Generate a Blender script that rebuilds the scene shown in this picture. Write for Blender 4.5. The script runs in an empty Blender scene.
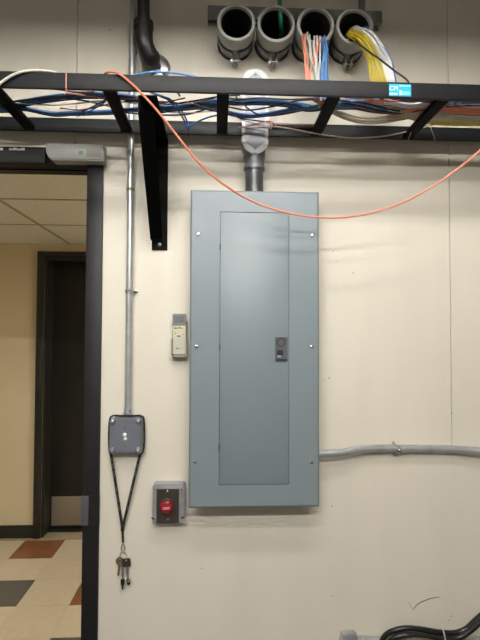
import bpy, bmesh, math, random
from mathutils import Vector, Matrix
random.seed(7)
S = bpy.context.scene
COL = S.collection

# ------------------------------------------------------------------ camera
F = 481.0                       # focal length in pixels of the 480 x 640 frame
CAM = Vector((0, -1.56, 1.59))
ROT = (Matrix.Rotation(math.radians(-2.7), 3, 'Z') @ Matrix.Rotation(math.radians(91.8), 3, 'X')
       @ Matrix.Rotation(math.radians(0.2), 3, 'Z'))
cd = bpy.data.cameras.new('camera'); cam = bpy.data.objects.new('camera', cd); COL.objects.link(cam)
cam.matrix_world = Matrix.Translation(CAM) @ ROT.to_4x4()
cd.sensor_fit = 'VERTICAL'; cd.sensor_height = 36; cd.lens = 36 * F / 640; cd.clip_start = 0.02
S.camera = cam

# ------------------------------------------------------------------ world, exposure
w = bpy.data.worlds.new('world'); S.world = w; w.use_nodes = True
w.node_tree.nodes['Background'].inputs[0].default_value = (0.02, 0.02, 0.02, 1)
S.view_settings.view_transform = 'Standard'; S.view_settings.look = 'None'
S.view_settings.gamma = 1; S.view_settings.use_curve_mapping = False
S.view_settings.exposure = -0.12
TUBE_NEAR = 62.0                # emission strength of the tubes close to the board wall
TUBE_FAR = 170.0                 # rows further back in the room
HALL_FILL = 22.0  # strength of the added hall panels

def ray(px, py): return ROT @ Vector(((px - 240) / F, -(py - 320) / F, -1))
def PY(px, py, y):
    v = ray(px, py); return CAM + v * ((y - CAM.y) / v.y)
def PZ(px, py, z):
    v = ray(px, py); return CAM + v * ((z - CAM.z) / v.z)

# ------------------------------------------------------------------ materials
def mat(name, col, rough=0.5, metal=0.0, bump=0.0, bscale=200.0, var=0.0, vscale=6.0, emit=None, spec=0.5, vcol=None, stretch=None, coat=0):
    m = bpy.data.materials.new(name); m.use_nodes = True
    nt = m.node_tree; b = nt.nodes['Principled BSDF']
    b.inputs['Base Color'].default_value = (*col, 1); b.inputs['Roughness'].default_value = rough
    b.inputs['Metallic'].default_value = metal; b.inputs['Specular IOR Level'].default_value = spec
    if coat: b.inputs['Coat Weight'].default_value = coat
    if var or bump:
        tc = nt.nodes.new('ShaderNodeTexCoord'); src = tc.outputs['Object']
        if stretch:
            mp = nt.nodes.new('ShaderNodeMapping'); mp.inputs['Scale'].default_value = stretch
            nt.links.new(src, mp.inputs[0]); src = mp.outputs[0]
    if var:
        n = nt.nodes.new('ShaderNodeTexNoise'); n.inputs['Scale'].default_value = vscale; n.inputs['Detail'].default_value = 6
        nt.links.new(src, n.inputs['Vector'])
        r = nt.nodes.new('ShaderNodeValToRGB'); r.color_ramp.elements[0].position = 0.3; r.color_ramp.elements[1].position = 0.7
        dark = vcol if vcol else tuple(c * (1 - var) for c in col)
        r.color_ramp.elements[0].color = (*dark, 1); r.color_ramp.elements[1].color = (*col, 1)
        nt.links.new(n.outputs['Fac'], r.inputs[0]); nt.links.new(r.outputs[0], b.inputs['Base Color'])
    if bump:
        n2 = nt.nodes.new('ShaderNodeTexNoise'); n2.inputs['Scale'].default_value = bscale; n2.inputs['Detail'].default_value = 3
        nt.links.new(src, n2.inputs['Vector'])
        bp = nt.nodes.new('ShaderNodeBump'); bp.inputs['Strength'].default_value = bump; bp.inputs['Distance'].default_value = 0.002
        nt.links.new(n2.outputs['Fac'], bp.inputs['Height']); nt.links.new(bp.outputs[0], b.inputs['Normal'])
    if emit:
        b.inputs['Emission Color'].default_value = (*emit[0], 1); b.inputs['Emission Strength'].default_value = emit[1]
    return m

M = {}
M['board'] = mat('cream_paint', (0.75, 0.69, 0.58), 0.55, bump=0.18, bscale=60, var=0.06, vscale=5, stretch=(1.6, 1, 0.35))
M['plain_wall'] = mat('off_white_paint', (0.28, 0.26, 0.23), 0.7, var=0.03)
M['hallwall'] = mat('yellow_cream_paint', (0.66, 0.555, 0.36), 0.6, bump=0.1, var=0.03)
M['frame'] = mat('black_frame_paint', (0.0145, 0.014, 0.0148), 0.5, bump=0.1, bscale=90, var=0.2, vscale=20, spec=0.3)
M['halldark'] = mat('dark_bronze_paint', (0.02, 0.019, 0.014), 0.4, var=0.15)
M['rubberbase'] = mat('dark_rubber', (0.018, 0.018, 0.014), 0.5, var=0.1)
M['panel'] = mat('grey_enamel', (0.205, 0.245, 0.265), 0.40, bump=0.06, bscale=300, var=0.03, vscale=3)
M['latch'] = mat('charcoal_plastic', (0.09, 0.094, 0.105), 0.4, var=0.1)
M['black'] = mat('black_plastic', (0.008, 0.008, 0.008), 0.5, var=0.1)
M['rail'] = mat('black_powder_coat', (0.012, 0.0125, 0.014), 0.5, bump=0.15, bscale=500, var=0.12, vscale=12, spec=0.25)
M['rung'] = mat('black_powder_coat_matt', (0.004, 0.004, 0.004), 0.6, bump=0.15, bscale=500, var=0.1, spec=0.08)
M['emt'] = mat('galvanised_steel', (0.56, 0.575, 0.58), 0.34, 0.55, bump=0.1, bscale=120, var=0.25, vscale=25)
M['zinc'] = mat('zinc_plated_steel', (0.62, 0.62, 0.6), 0.28, 0.9, var=0.15, vscale=40)
M['screw'] = mat('bright_screw_steel', (0.75, 0.76, 0.77), 0.2, 1.0, var=0.1, vscale=60)
M['sleeve'] = mat('pale_grey_bushing', (0.40, 0.39, 0.36), 0.5, 0.0, bump=0.1, var=0.1, vscale=14)
M['sleeve_shade'] = mat('sleeve_inner_shade', (0.012, 0.012, 0.012), 0.8, var=0.1)  # near-black colour stands in for the shade inside the sleeves
M['strut'] = mat('grey_strut', (0.27, 0.275, 0.275), 0.42, 0.5, bump=0.08, var=0.15, vscale=20)
M['iron'] = mat('black_iron', (0.012, 0.011, 0.011), 0.42, 0.0, bump=0.3, bscale=80, var=0.2, vscale=20)
M['lbody'] = mat('grey_cast_aluminium', (0.22, 0.23, 0.24), 0.45, 0.5, bump=0.25, bscale=150, var=0.2, vscale=20)
M['lemboss'] = mat('grey_pressed_cover', (0.36, 0.375, 0.40), 0.45, 0.15, bump=0.05, var=0.1, vscale=20)
M['lcover'] = mat('pale_pressed_cover', (0.62, 0.62, 0.62), 0.42, 0.1, bump=0.05, var=0.08, vscale=20)
M['pipe'] = mat('dull_steel_pipe', (0.17, 0.175, 0.18), 0.42, 0.6, bump=0.15, var=0.3, vscale=25)
M['jbox'] = mat('blue_grey_cast_box', (0.19, 0.205, 0.245), 0.4, 0.25, bump=0.2, bscale=200, var=0.12, vscale=25)
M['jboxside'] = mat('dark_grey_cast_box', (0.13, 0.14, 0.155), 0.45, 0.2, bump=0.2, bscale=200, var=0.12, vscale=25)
M['galvbox'] = mat('galvanised_box', (0.46, 0.465, 0.48), 0.45, 0.5, bump=0.1, var=0.3, vscale=30)
M['bronze'] = mat('brown_bronze_plate', (0.085, 0.07, 0.055), 0.35, 0.5, bump=0.1, bscale=300, var=0.15, vscale=30, stretch=(1, 1, 20))
M['red'] = mat('red_button_plastic', (0.30, 0.006, 0.012), 0.25, var=0.1)
M['white'] = mat('white_print', (0.85, 0.85, 0.83), 0.5, var=0.05)
M['remgrey'] = mat('grey_plastic', (0.2, 0.205, 0.2), 0.45, var=0.1, vscale=30)
M['remcream'] = mat('ivory_plastic', (0.58, 0.55, 0.45), 0.45, var=0.06, vscale=30)
M['remyellow'] = mat('pale_yellow_plastic', (0.66, 0.62, 0.42), 0.45, var=0.05)
M['holder'] = mat('taupe_plastic', (0.3, 0.27, 0.23), 0.5, var=0.1)
M['lcd'] = mat('grey_lcd', (0.17, 0.185, 0.185), 0.2, var=0.08, vscale=60)
M['closer'] = mat('silver_grey_cover', (0.42, 0.42, 0.40), 0.5, 0.1, bump=0.1, var=0.1, vscale=20)
M['led'] = mat('green_mark', (0.18, 0.32, 0.08), 0.5, var=0.1)
M['stainless'] = mat('brushed_stainless', (0.42, 0.38, 0.31), 0.32, 0.7, bump=0.1, var=0.1, stretch=(1, 1, 30))
M['tilec'] = mat('cream_vinyl', (0.50, 0.42, 0.30), 0.3, var=0.1, vscale=18)
M['tilec2'] = mat('cream_vinyl_pale', (0.525, 0.445, 0.325), 0.3, var=0.1, vscale=18)
M['tileb'] = mat('brown_vinyl', (0.21, 0.085, 0.033), 0.3, var=0.12, vscale=18)
M['tileg'] = mat('grey_vinyl', (0.085, 0.085, 0.075), 0.3, var=0.12, vscale=18)
M['grout'] = mat('tile_joint', (0.3, 0.24, 0.16), 0.7, var=0.1)
M['cpanel'] = mat('mineral_fibre', (0.80, 0.80, 0.75), 0.85, bump=0.4, bscale=300, var=0.12, vscale=45)
M['tee'] = mat('cream_tee', (0.42, 0.36, 0.25), 0.5, var=0.05)
M['roomfloor'] = mat('grey_vinyl_floor', (0.09, 0.085, 0.08), 0.5, var=0.12, vscale=8)
M['whitepaint'] = mat('white_ceiling_paint', (0.36, 0.35, 0.33), 0.8, var=0.03)
M['housing'] = mat('white_enamel', (0.8, 0.8, 0.78), 0.4, var=0.03)
M['label'] = mat('cyan_label', (0.0, 0.46, 0.80), 0.4, var=0.04)
M['label2'] = mat('pale_cyan_print', (0.25, 0.75, 0.9), 0.4, var=0.04)
M['brass'] = mat('worn_brass', (0.42, 0.27, 0.15), 0.35, 0.8, var=0.25, vscale=60)
M['nickel'] = mat('nickel', (0.55, 0.53, 0.5), 0.3, 0.9, var=0.2, vscale=60)
M['lany'] = mat('black_woven_strap', (0.012, 0.012, 0.012), 0.8, bump=0.3, bscale=900, var=0.2, vscale=80)
M['lanyprint'] = mat('grey_strap_print', (0.16, 0.155, 0.15), 0.8, var=0.2, vscale=200)
M['rust'] = mat('rusty_tape', (0.36, 0.27, 0.17), 0.6, var=0.4, vscale=60)
M['dirt'] = mat('dark_scuff', (0.14, 0.11, 0.08), 0.9, var=0.3, vscale=80)
M['ziptie'] = mat('clear_nylon', (0.55, 0.53, 0.48), 0.4, var=0.05)
M['tube'] = mat('lit_tube_near', (0.9, 0.9, 0.9), 0.4, emit=((1.0, 0.98, 0.93), TUBE_NEAR))
M['tube2'] = mat('lit_tube_far', (0.9, 0.9, 0.9), 0.4, emit=((1.0, 0.98, 0.93), TUBE_FAR))
M['hallfill'] = mat('added_hall_glow', (0.9, 0.9, 0.9), 0.4, emit=((1.0, 0.95, 0.84), HALL_FILL))
CABLE = {'blue': (0.03, 0.12, 0.33), 'navy': (0.012, 0.03, 0.10), 'lightblue': (0.10, 0.26, 0.52), 'orange': (0.74, 0.235, 0.14),
         'salmon': (0.72, 0.30, 0.20), 'white': (0.68, 0.67, 0.66), 'grey': (0.30, 0.28, 0.25), 'beige': (0.50, 0.44, 0.34),
         'yellow': (0.62, 0.47, 0.03), 'black': (0.01, 0.01, 0.01), 'maroon': (0.20, 0.03, 0.03), 'green': (0.0, 0.13, 0.055),
         'pink': (0.62, 0.42, 0.38), 'red': (0.45, 0.06, 0.03), 'brown': (0.10, 0.045, 0.03), 'ivory': (0.66, 0.65, 0.55), 'lime': (0.10, 0.09, 0.05)}
for k, c in CABLE.items(): M['c_' + k] = mat(k + '_cable_jacket', c, 0.38, var=0.08, vscale=40)

# ------------------------------------------------------------------ object helpers
ORG = {}
def tag(o, label=None, cat=None, group=None, kind=None):
    if label: o['label'] = label
    if cat: o['category'] = cat
    if group: o['group'] = group
    if kind: o['kind'] = kind
    return o
def thing(name, loc, label=None, cat=None, group=None, kind=None):
    o = bpy.data.objects.new(name, None); COL.objects.link(o); o.location = loc
    o.empty_display_size = 0.05; ORG[o] = Vector(loc)
    return tag(o, label, cat, group, kind)
def obj(name, bm, m, parent=None, smooth=None, origin=None):
    """links one mesh, built in world coordinates, as one object"""
    me = bpy.data.meshes.new(name)
    bmesh.ops.recalc_face_normals(bm, faces=bm.faces)
    if parent is not None: o0 = ORG[parent]
    elif origin is not None: o0 = Vector(origin)
    else:
        xs = [v.co.x for v in bm.verts]; ys = [v.co.y for v in bm.verts]; zs = [v.co.z for v in bm.verts]
        o0 = Vector(((min(xs) + max(xs)) / 2, (min(ys) + max(ys)) / 2, min(zs)))
    bmesh.ops.translate(bm, verts=bm.verts, vec=-o0)
    bm.to_mesh(me); bm.free()
    mm = M[m] if isinstance(m, str) else m
    me.materials.append(mm)
    o = bpy.data.objects.new(name, me); COL.objects.link(o); ORG[o] = o0
    if parent is None: o.location = o0
    else: o.parent = parent
    if smooth:
        for p in me.polygons: p.use_smooth = True
        if smooth is not True: me.set_sharp_from_angle(angle=math.radians(smooth))
    return o
def copy_part(src, parent, world_shift):
    """a copy of a mesh that shares its data, moved by world_shift"""
    c = src.copy(); COL.objects.link(c)
    if parent is not None: c.parent = parent
    c.location = src.location + Vector(world_shift); ORG[c] = ORG[src]
    return c

def B(): return bmesh.new()
def box(bm, x0, x1, y0, y1, z0, z1, bev=0.0, seg=2):
    r = bmesh.ops.create_cube(bm, size=1)
    vs = r['verts']
    for v in vs:
        v.co = Vector((x0 + (v.co.x + .5) * (x1 - x0), y0 + (v.co.y + .5) * (y1 - y0), z0 + (v.co.z + .5) * (z1 - z0)))
    if bev:
        es = list({e for v in vs for e in v.link_edges})
        bmesh.ops.bevel(bm, geom=es, offset=bev, segments=seg, affect='EDGES', profile=0.5)
    return bm
def boxo(name, m, parent, x0, x1, y0, y1, z0, z1, bev=0.0, **k):
    return obj(name, box(B(), x0, x1, y0, y1, z0, z1, bev), m, parent, smooth=35 if bev else None, **k)
def smooth_path(pts, n=6):
    P = [Vector(p) for p in pts]
    if len(P) < 3: return P
    E = [P[0] * 2 - P[1]] + P + [P[-1] * 2 - P[-2]]
    out = []
    for i in range(1, len(E) - 2):
        a, b, c, d = E[i - 1:i + 3]
        for k in range(n):
            t = k / n
            out.append(0.5 * ((2 * b) + (c - a) * t + (2 * a - 5 * b + 4 * c - d) * t * t + (3 * b - a - 3 * c + d) * t ** 3))
    out.append(P[-1]); return out
def tube(bm, pts, r, seg=10, caps=True, flat=None):
    """sweeps a circle (or a flat strap section) along pts; r may be a list"""
    rings = []; up = None
    for i, p in enumerate(pts):
        t = (pts[min(i + 1, len(pts) - 1)] - pts[max(i - 1, 0)])
        if t.length < 1e-9: t = Vector((0, 0, 1))
        t.normalize()
        if up is None:
            up = Vector((0, -1, 0)) if abs(t.y) < 0.9 else Vector((0, 0, 1))
        up = (up - t * up.dot(t)); up.normalize()
        sd = t.cross(up)
        rr = r[i] if isinstance(r, (list, tuple)) else r
        ring = []
        for k in range(seg):
            a = 2 * math.pi * k / seg + math.pi / seg
            u, v = math.cos(a) * rr, math.sin(a) * rr
            if flat: u, v = math.copysign(flat[0] / 2, math.cos(a)) , math.copysign(flat[1] / 2, math.sin(a))
            ring.append(bm.verts.new(p + sd * u + up * v))
        rings.append(ring)
    for a, b in zip(rings, rings[1:]):
        for k in range(seg): bm.faces.new((a[k], a[(k + 1) % seg], b[(k + 1) % seg], b[k]))
    if caps: bm.faces.new(rings[0][::-1]); bm.faces.new(rings[-1])
    return bm
def lathe(bm, prof, base, axis, seg=24, close=False):
    """prof: list of (radius, distance along axis)"""
    ax = Vector(axis).normalized(); u = ax.orthogonal().normalized(); v = ax.cross(u); base = Vector(base)
    rings = []
    for r, h in prof:
        rings.append([bm.verts.new(base + ax * h + (u * math.cos(2 * math.pi * k / seg) + v * math.sin(2 * math.pi * k / seg)) * max(r, 1e-5)) for k in range(seg)])
    prs = list(zip(rings, rings[1:]))
    if close: prs.append((rings[-1], rings[0]))
    for a, b in prs:
        for k in range(seg): bm.faces.new((a[k], a[(k + 1) % seg], b[(k + 1) % seg], b[k]))
    if not close:
        bm.faces.new(rings[0]); bm.faces.new(rings[-1])
    return bm
def disc_solid(bm, c, axis, r, h, seg=20, ch=0.0):
    if ch: return lathe(bm, [(r, 0), (r, h - ch), (r - ch, h)], c, axis, seg)
    return lathe(bm, [(r, 0), (r, h)], c, axis, seg)
def plate(bm, outer, holes, y0, y1):
    """an upright plate in XZ with holes, between y0 (front) and y1"""
    es = []
    for loop in [outer] + holes:
        vs = [bm.verts.new((x, y0, z)) for x, z in loop]
        for a, b in zip(vs, vs[1:] + vs[:1]): es.append(bm.edges.new((a, b)))
    r = bmesh.ops.triangle_fill(bm, use_beauty=True, use_dissolve=False, edges=es)
    fs = [g for g in r['geom'] if isinstance(g, bmesh.types.BMFace)]
    e = bmesh.ops.extrude_face_region(bm, geom=fs)
    bmesh.ops.translate(bm, verts=[g for g in e['geom'] if isinstance(g, bmesh.types.BMVert)], vec=(0, y1 - y0, 0))
    return bm
def outline(bm, pts, y0, y1, bev=0):
    """extrudes an XZ outline from y0 (front) to y1"""
    f = bm.faces.new([bm.verts.new((x, y1, z)) for x, z in pts])
    e = bmesh.ops.extrude_face_region(bm, geom=[f])
    vs = [g for g in e['geom'] if isinstance(g, bmesh.types.BMVert)]
    bmesh.ops.translate(bm, verts=vs, vec=(0, y0 - y1, 0))
    if bev:
        top = [ed for ed in bm.edges if ed.verts[0] in vs and ed.verts[1] in vs]
        bmesh.ops.bevel(bm, geom=top, offset=bev, segments=2, affect='EDGES')
    return bm
def circ(cx, cz, r, n=32): return [(cx + r * math.cos(2 * math.pi * k / n), cz + r * math.sin(2 * math.pi * k / n)) for k in range(n)]
def rrect(x0, x1, z0, z1, r, n=5):
    out = []
    for cx, cz, a0 in ((x1 - r, z1 - r, 0), (x0 + r, z1 - r, 90), (x0 + r, z0 + r, 180), (x1 - r, z0 + r, 270)):
        for k in range(n + 1):
            a = math.radians(a0 + 90 * k / n); out.append((cx + r * math.cos(a), cz + r * math.sin(a)))
    return out
def screw(name, parent, c, r=0.005, h=0.003, m='screw'):
    """domed screw head with a slot, facing -Y"""
    bm = B(); c = Vector(c)
    lathe(bm, [(r, 0), (r, h * .35), (r * .8, h * .8), (r * .35, h), (0.0001, h)], c, (0, -1, 0), 12)
    o = obj(name, bm, m, parent, smooth=40)
    return o
def text_bm(s, size, cx, cz, y, depth=0.0006):
    cu = bpy.data.curves.new('lettering', 'FONT'); cu.body = s; cu.size = size; cu.extrude = depth / 2
    cu.align_x = 'CENTER'; cu.align_y = 'CENTER'
    t = bpy.data.objects.new('lettering', cu); COL.objects.link(t)
    bpy.context.view_layer.update()
    me = bpy.data.meshes.new_from_object(t.evaluated_get(bpy.context.evaluated_depsgraph_get()))
    bpy.data.objects.remove(t); bpy.data.curves.remove(cu)
    bm = B(); bm.from_mesh(me); bpy.data.meshes.remove(me)
    bmesh.ops.transform(bm, matrix=Matrix.Translation((cx, y, cz)) @ Matrix.Rotation(math.pi / 2, 4, 'X'), verts=bm.verts)
    return bm

# ------------------------------------------------------------------ the room
CEIL = 2.92
RX0, RX1, RY0 = -2.1, 2.3, -4.0
DX1 = -0.420; DX0 = DX1 - 0.914; DZ = 2.138     # clear door opening in the board wall
FR = 0.051                                       # frame face width
WT = 0.092                                        # wall thickness
SLX = [0.054, 0.177, 0.300, 0.423]; SLZ = 2.551; SLR = 0.058
HOLES = [circ(x, SLZ, SLR + 0.001) for x in SLX]
SEAM1, SEAM2 = -0.4595, 0.773
G = 0.0012
ZB, ZT = 0.0, CEIL
wb = obj('wall_back', plate(B(), [(RX0, 0), (DX0 - .03, 0), (DX0 - .03, DZ + .03), (DX1 + .03, DZ + .03), (DX1 + .03, 0), (RX1, 0), (RX1, CEIL), (RX0, CEIL)], HOLES, 0.0185, WT), 'plain_wall')
tag(wb, 'cream painted plywood board wall with a doorway', None, kind='structure')
def crooked(x, z0, z1, n, amp, sgn):
    return [(x + sgn * G + random.uniform(-amp, amp), z0 + (z1 - z0) * k / n) for k in range(n + 1)]
sheet_l = [(RX0, 0), (DX0 - .03, 0), (DX0 - .03, DZ + .03), (SEAM1 - G, DZ + .03)] + crooked(SEAM1, DZ + .05, CEIL - .02, 22, .0012, -1) + [(SEAM1 - G, CEIL), (RX0, CEIL)]
obj('plywood_sheet', plate(B(), sheet_l, [], 0, .018), 'board', wb)
sheet_m = [(DX1 + .03, 0), (SEAM2 - .0001, 0), (SEAM2 - .0001, 1.16), (SEAM2 - G, 1.24), (SEAM2 - G, CEIL), (SEAM1 + G, CEIL)] + crooked(SEAM1, DZ + .05, CEIL - .02, 22, .0012, 1)[::-1] + [(SEAM1 + G, DZ + .03), (DX1 + .03, DZ + .03)]
obj('plywood_sheet', plate(B(), sheet_m, HOLES, 0, .018), 'board', wb)
obj('plywood_sheet', plate(B(), [(SEAM2 + .0001, 0), (RX1, 0), (RX1, CEIL), (SEAM2 + G * .6, CEIL), (SEAM2 + G * .6, 1.24), (SEAM2 + .0001, 1.16)], [], 0, .018), 'board', wb)
# scuffs and old screw holes in the paint
def scuff(pxs, r):
    pts = smooth_path([PY(a, b, -.0002) for a, b in pxs], 5); n = len(pts)
    obj('scuff', tube(B(), pts, [r * (0.25 + math.sin(math.pi * (0.12 + .8 * i / n))) for i in range(n)], 6), 'dirt', wb)
scuff([(413, 610), (418, 604), (426, 600), (433, 598), (440, 597)], .0011)
scuff([(413, 610), (411, 606), (408, 602)], .0005)
for px, py, rr in ((332, 506, .002), (333, 251, .0018), (353, 273, .002), (329, 378, .002), (451, 616, .002), (449, 620, .0016), (452, 413, .0018), (110, 30, .0025),
                   (202, 568, .0018), (120, 172, .0015), (332, 596, .002), (203, 40, .002), (400, 44, .0018), (337, 261, .0014), (324, 380, .0014)):
    c = PY(px, py, 0.0005); obj('paint_chip', lathe(B(), [(rr, 0), (rr * .9, .0010), (rr * .4, .0012)], c, (0, -1, 0), 9), 'dirt', wb)

tag(boxo('wall_left', 'plain_wall', None, RX0 - .1, RX0, RY0, 0.0, 0, CEIL), kind='structure')
tag(boxo('wall_right', 'plain_wall', None, RX1, RX1 + .1, RY0, 0.0, 0, CEIL), kind='structure')
tag(boxo('wall_front', 'plain_wall', None, RX0 - .1, RX1 + .1, RY0 - .1, RY0, 0, CEIL), kind='structure')
tag(boxo('ceiling', 'whitepaint', None, RX0 - .1, RX1 + .1, RY0 - .1, WT, CEIL, CEIL + .1), kind='structure')
tag(boxo('floor', 'roomfloor', None, RX0 - .1, RX1 + .1, RY0 - .1, 0.0, -.1, 0), kind='structure')

# fluorescent strips over the room
def strip(cx, cy, length, tubes, m, z, W, drop, label, group):
    t = thing('fluorescent_fixture', (cx, cy, z), label, 'light fixture', group)
    bm = B(); box(bm, cx - length / 2 - .03, cx + length / 2 + .03, cy - .06, cy + .06, z + .045, z + .10, .004)
    obj('housing', bm, 'housing', t)
    bm = B()                                  # turned-down reflector
    pr = [(-W / 2, .012 - drop), (-.075, .043), (.075, .043), (W / 2, .012 - drop)]
    for (a, b), (c, d) in zip(pr, pr[1:]):
        vs = [bm.verts.new((cx + sx * (length / 2 + .03), cy + yy, z + zz)) for sx, yy, zz in ((-1, a, b), (1, a, b), (1, c, d), (-1, c, d))]
        bm.faces.new(vs)
    bmesh.ops.solidify(bm, geom=bm.faces[:], thickness=.0012)
    obj('reflector', bm, 'housing', t)
    for dy in tubes:
        bm = B(); tube(bm, [Vector((cx - length / 2, cy + dy, z + .012)), Vector((cx + length / 2, cy + dy, z + .012))], .0127, 12)
        tb = obj('lamp_tube', bm, m, t, smooth=40)
        for sx in (-1, 1):
            boxo('lamp_holder', 'housing', tb, cx + sx * (length / 2 + .001) - (.012 if sx < 0 else 0), cx + sx * (length / 2 + .001) + (.012 if sx > 0 else 0), cy + dy - .012, cy + dy + .012, z - .004, z + .044)
    for sx in (-.7, .7):
        obj('hanger', tube(B(), [Vector((cx + sx * length / 2, cy, z + .10)), Vector((cx + sx * length / 2, cy, CEIL))], .004, 8), 'zinc', t)
strip(.05, -1.0, 1.3, (-.035, .035), 'tube', 2.76, .28, .038, 'white fluorescent strip hung closest to the plywood wall', 'ceiling strips')
strip(.05, -1.75, 1.3, (-.035, .035), 'tube', 2.76, .32, .030, 'white fluorescent strip hung midway across the room', 'ceiling strips')
strip(-.25, -2.75, 2.0, (-.04, .04), 'tube2', 2.76, .34, .030, 'white fluorescent strip hung over the back of the room', 'ceiling strips')

# ------------------------------------------------------------------ doorway in the board wall
df = thing('door_1', (DX1, 0, 0), 'black painted steel door frame around the doorway', None, kind='structure')
YF = -.012
def jamb(x_in, sgn):     # a hollow metal jamb: faces both sides, soffit and a stop
    bm = B(); a, b = sorted((x_in, x_in + sgn * FR))
    box(bm, a, b, YF, .0, 0, DZ + FR, .0025)
    return bm
obj('jamb', jamb(DX1, 1), 'frame', df, smooth=35)
obj('jamb', jamb(DX0, -1), 'frame', df, smooth=35)
obj('header', box(B(), DX0 + .0005, DX1 - .0005, YF, 0, DZ, DZ + FR, .0025), 'frame', df, smooth=35)
for nm, a, b, c, d in (('jamb_lining', DX1, DX1 + .029, 0.0, DZ), ('jamb_lining', DX0 - .029, DX0, 0.0, DZ), ('header_lining', DX0 - .029, DX1 + .029, DZ, DZ + .029)):
    boxo(nm, 'frame', df, a, b, .0002, WT + .012, c, d)
boxo('door_stop', 'frame', df, DX0, DX1, .05, .075, DZ - .004, DZ - .0002)
boxo('threshold', 'latch', df, DX0, DX1, .001, .1405, -.0029, .004, .001)
boxo('door_stop', 'frame', df, DX0, DX0 + .016, .05, .075, .005, DZ - .017)
# electric strike let into the jamb
s0 = PY(90, 495, YF); s1 = PY(90, 526, YF)
boxo('strike_recess', 'black', df, DX1 + .0215, DX1 + FR + .002, YF - .003, YF + .004, s1.z, s0.z)
boxo('strike_plate', 'latch', df, DX1 - .003, DX1 + .021, YF - .006, YF + .004, s1.z + .003, s0.z - .002, .002)
for zz in (s1.z - .008, s0.z + .008): screw('screw', df, (DX1 + .036, YF, zz), .0035, .0015, 'frame')

# silver closer cover on the header
cz0, cz1 = PY(75, 163, -.03).z, PY(75, 146.5, -.03).z
cx0, cx1 = PY(45, 154, -.055).x, PY(103.5, 154, -.055).x
dc = thing('door_closer', (cx0, -.02, cz0), 'silver grey rounded door closer cover on the black header', 'door closer')
prof = []
hz = (cz1 - cz0)
for k in range(13):
    a = math.pi / 2 + math.pi * k / 24
    prof.append((cx0 + .035 + .035 * math.cos(a), cz0 + hz * .0 + hz * math.sin(a) ** .8))
prof += [(cx0 + .018, cz0), (cx1, cz0), (cx1, cz1)]
# rounded lower left end
prof = [(cx1, cz1), (cx0 + .004, cz1), (cx0, cz1 - .012), (cx0 + .002, cz1 - .028), (cx0 + .009, cz0 + .010), (cx0 + .022, cz0 + .001), (cx0 + .03, cz0), (cx1, cz0)]
obj('cover', outline(B(), prof, -.055, -.0125, .004), 'closer', dc, smooth=35)
boxo('status_mark', 'led', dc, cx0 + .103, cx0 + .116, -.0556, -.0545, cz0 + .018, cz0 + .030)
boxo('end_plate', 'holder', dc, cx1 - .052, cx1 - .006, -.0556, -.0545, cz0 + .012, cz0 + .036)
# black lock bar along the header with two pale stickers
lb0 = PY(0, 147, -.04).z; lb1 = PY(0, 163, -.04).z
mb = thing('magnetic_lock', (DX0 + .3, -.02, lb1), 'black lock bar with small pale stickers along the door header', 'lock bar')
boxo('body', 'frame', mb, DX0 + .1, cx0 - .003, -.047, -.0125, lb1, lb0, .003)
for a, b in ((9, 25), (-9, 3)):
    p = PY(a, 147.6, -.047); q = PY(b, 150.6, -.047)
    for k in range(4):
        u = p.x + (q.x - p.x) * k / 4
        boxo('sticker', 'white' if k % 2 else 'remcream', mb, u + .0005, u + (q.x - p.x) / 4 - .0005, -.0476, -.0468, q.z + .001 * (k % 2), p.z - .0015 * ((k + 1) % 2))

# ------------------------------------------------------------------ the hall beyond
HY = 2.33; HX0, HX1 = -4.4, 1.3; HZ = PY(0, 243, HY).z
HDX0 = PY(43, 400, HY).x; HOUT0 = PY(36, 400, HY).x; HTOP = PY(60, 252, HY).z
HDX1 = HDX0 + .93
def trim(name, m, *b): return tag(boxo(name, m, None, *b), kind='structure')
hw = tag(obj('wall_hall', plate(B(), [(HX0, 0), (HDX0, 0), (HDX0, HTOP - .045), (HDX1, HTOP - .045), (HDX1, 0), (HX1, 0), (HX1, CEIL), (HX0, CEIL)], [], HY, HY + .2), 'hallwall'), kind='structure')
tag(boxo('wall_hall_end', 'hallwall', None, HX0 - .1, HX0, WT + .02, HY, 0, CEIL), kind='structure')
tag(boxo('wall_hall_end', 'hallwall', None, HX1, HX1 + .1, WT + .02, HY, 0, CEIL), kind='structure')
trim('baseboard_hall', 'rubberbase', HX0, HOUT0 - .001, HY - .008, HY - .0003, 0, .098)
trim('baseboard_hall', 'rubberbase', HDX1 + .052, HX1, HY - .008, HY - .0003, 0, .098)
hd = thing('door_2', (HDX0, HY, 0), 'dark hall door with a steel kick plate', None, kind='structure')
boxo('frame_jamb', 'halldark', hd, HOUT0, HDX0 - .0002, HY - .025, HY + .0, 0, HTOP, .002)
boxo('frame_jamb', 'halldark', hd, HDX1 + .0002, HDX1 + .05, HY - .025, HY + .0, 0, HTOP, .002)
boxo('frame_header', 'halldark', hd, HDX0, HDX1, HY - .025, HY, HTOP - .045, HTOP, .002)
boxo('jamb_lining', 'halldark', hd, HDX0 + .0005, HDX0 + .02, HY, HY + .2, 0, HTOP - .046)
boxo('jamb_lining', 'halldark', hd, HDX1 - .02, HDX1 - .0005, HY, HY + .2, 0, HTOP - .046)
boxo('header_lining', 'halldark', hd, HDX0 + .021, HDX1 - .021, HY, HY + .2, HTOP - .066, HTOP - .0465)
leaf = boxo('door_leaf', 'halldark', hd, HDX0 + .022, HDX1 - .022, HY + .15, HY + .194, .012, HTOP - .068, .003)
boxo('threshold', 'black', hd, HDX0 + .021, HDX1 - .021, HY + .1, HY + .2, .0002, .010)
k0 = PY(50, 525.5, HY + .15).z; k1 = PY(50, 496.5, HY + .15).z
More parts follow.
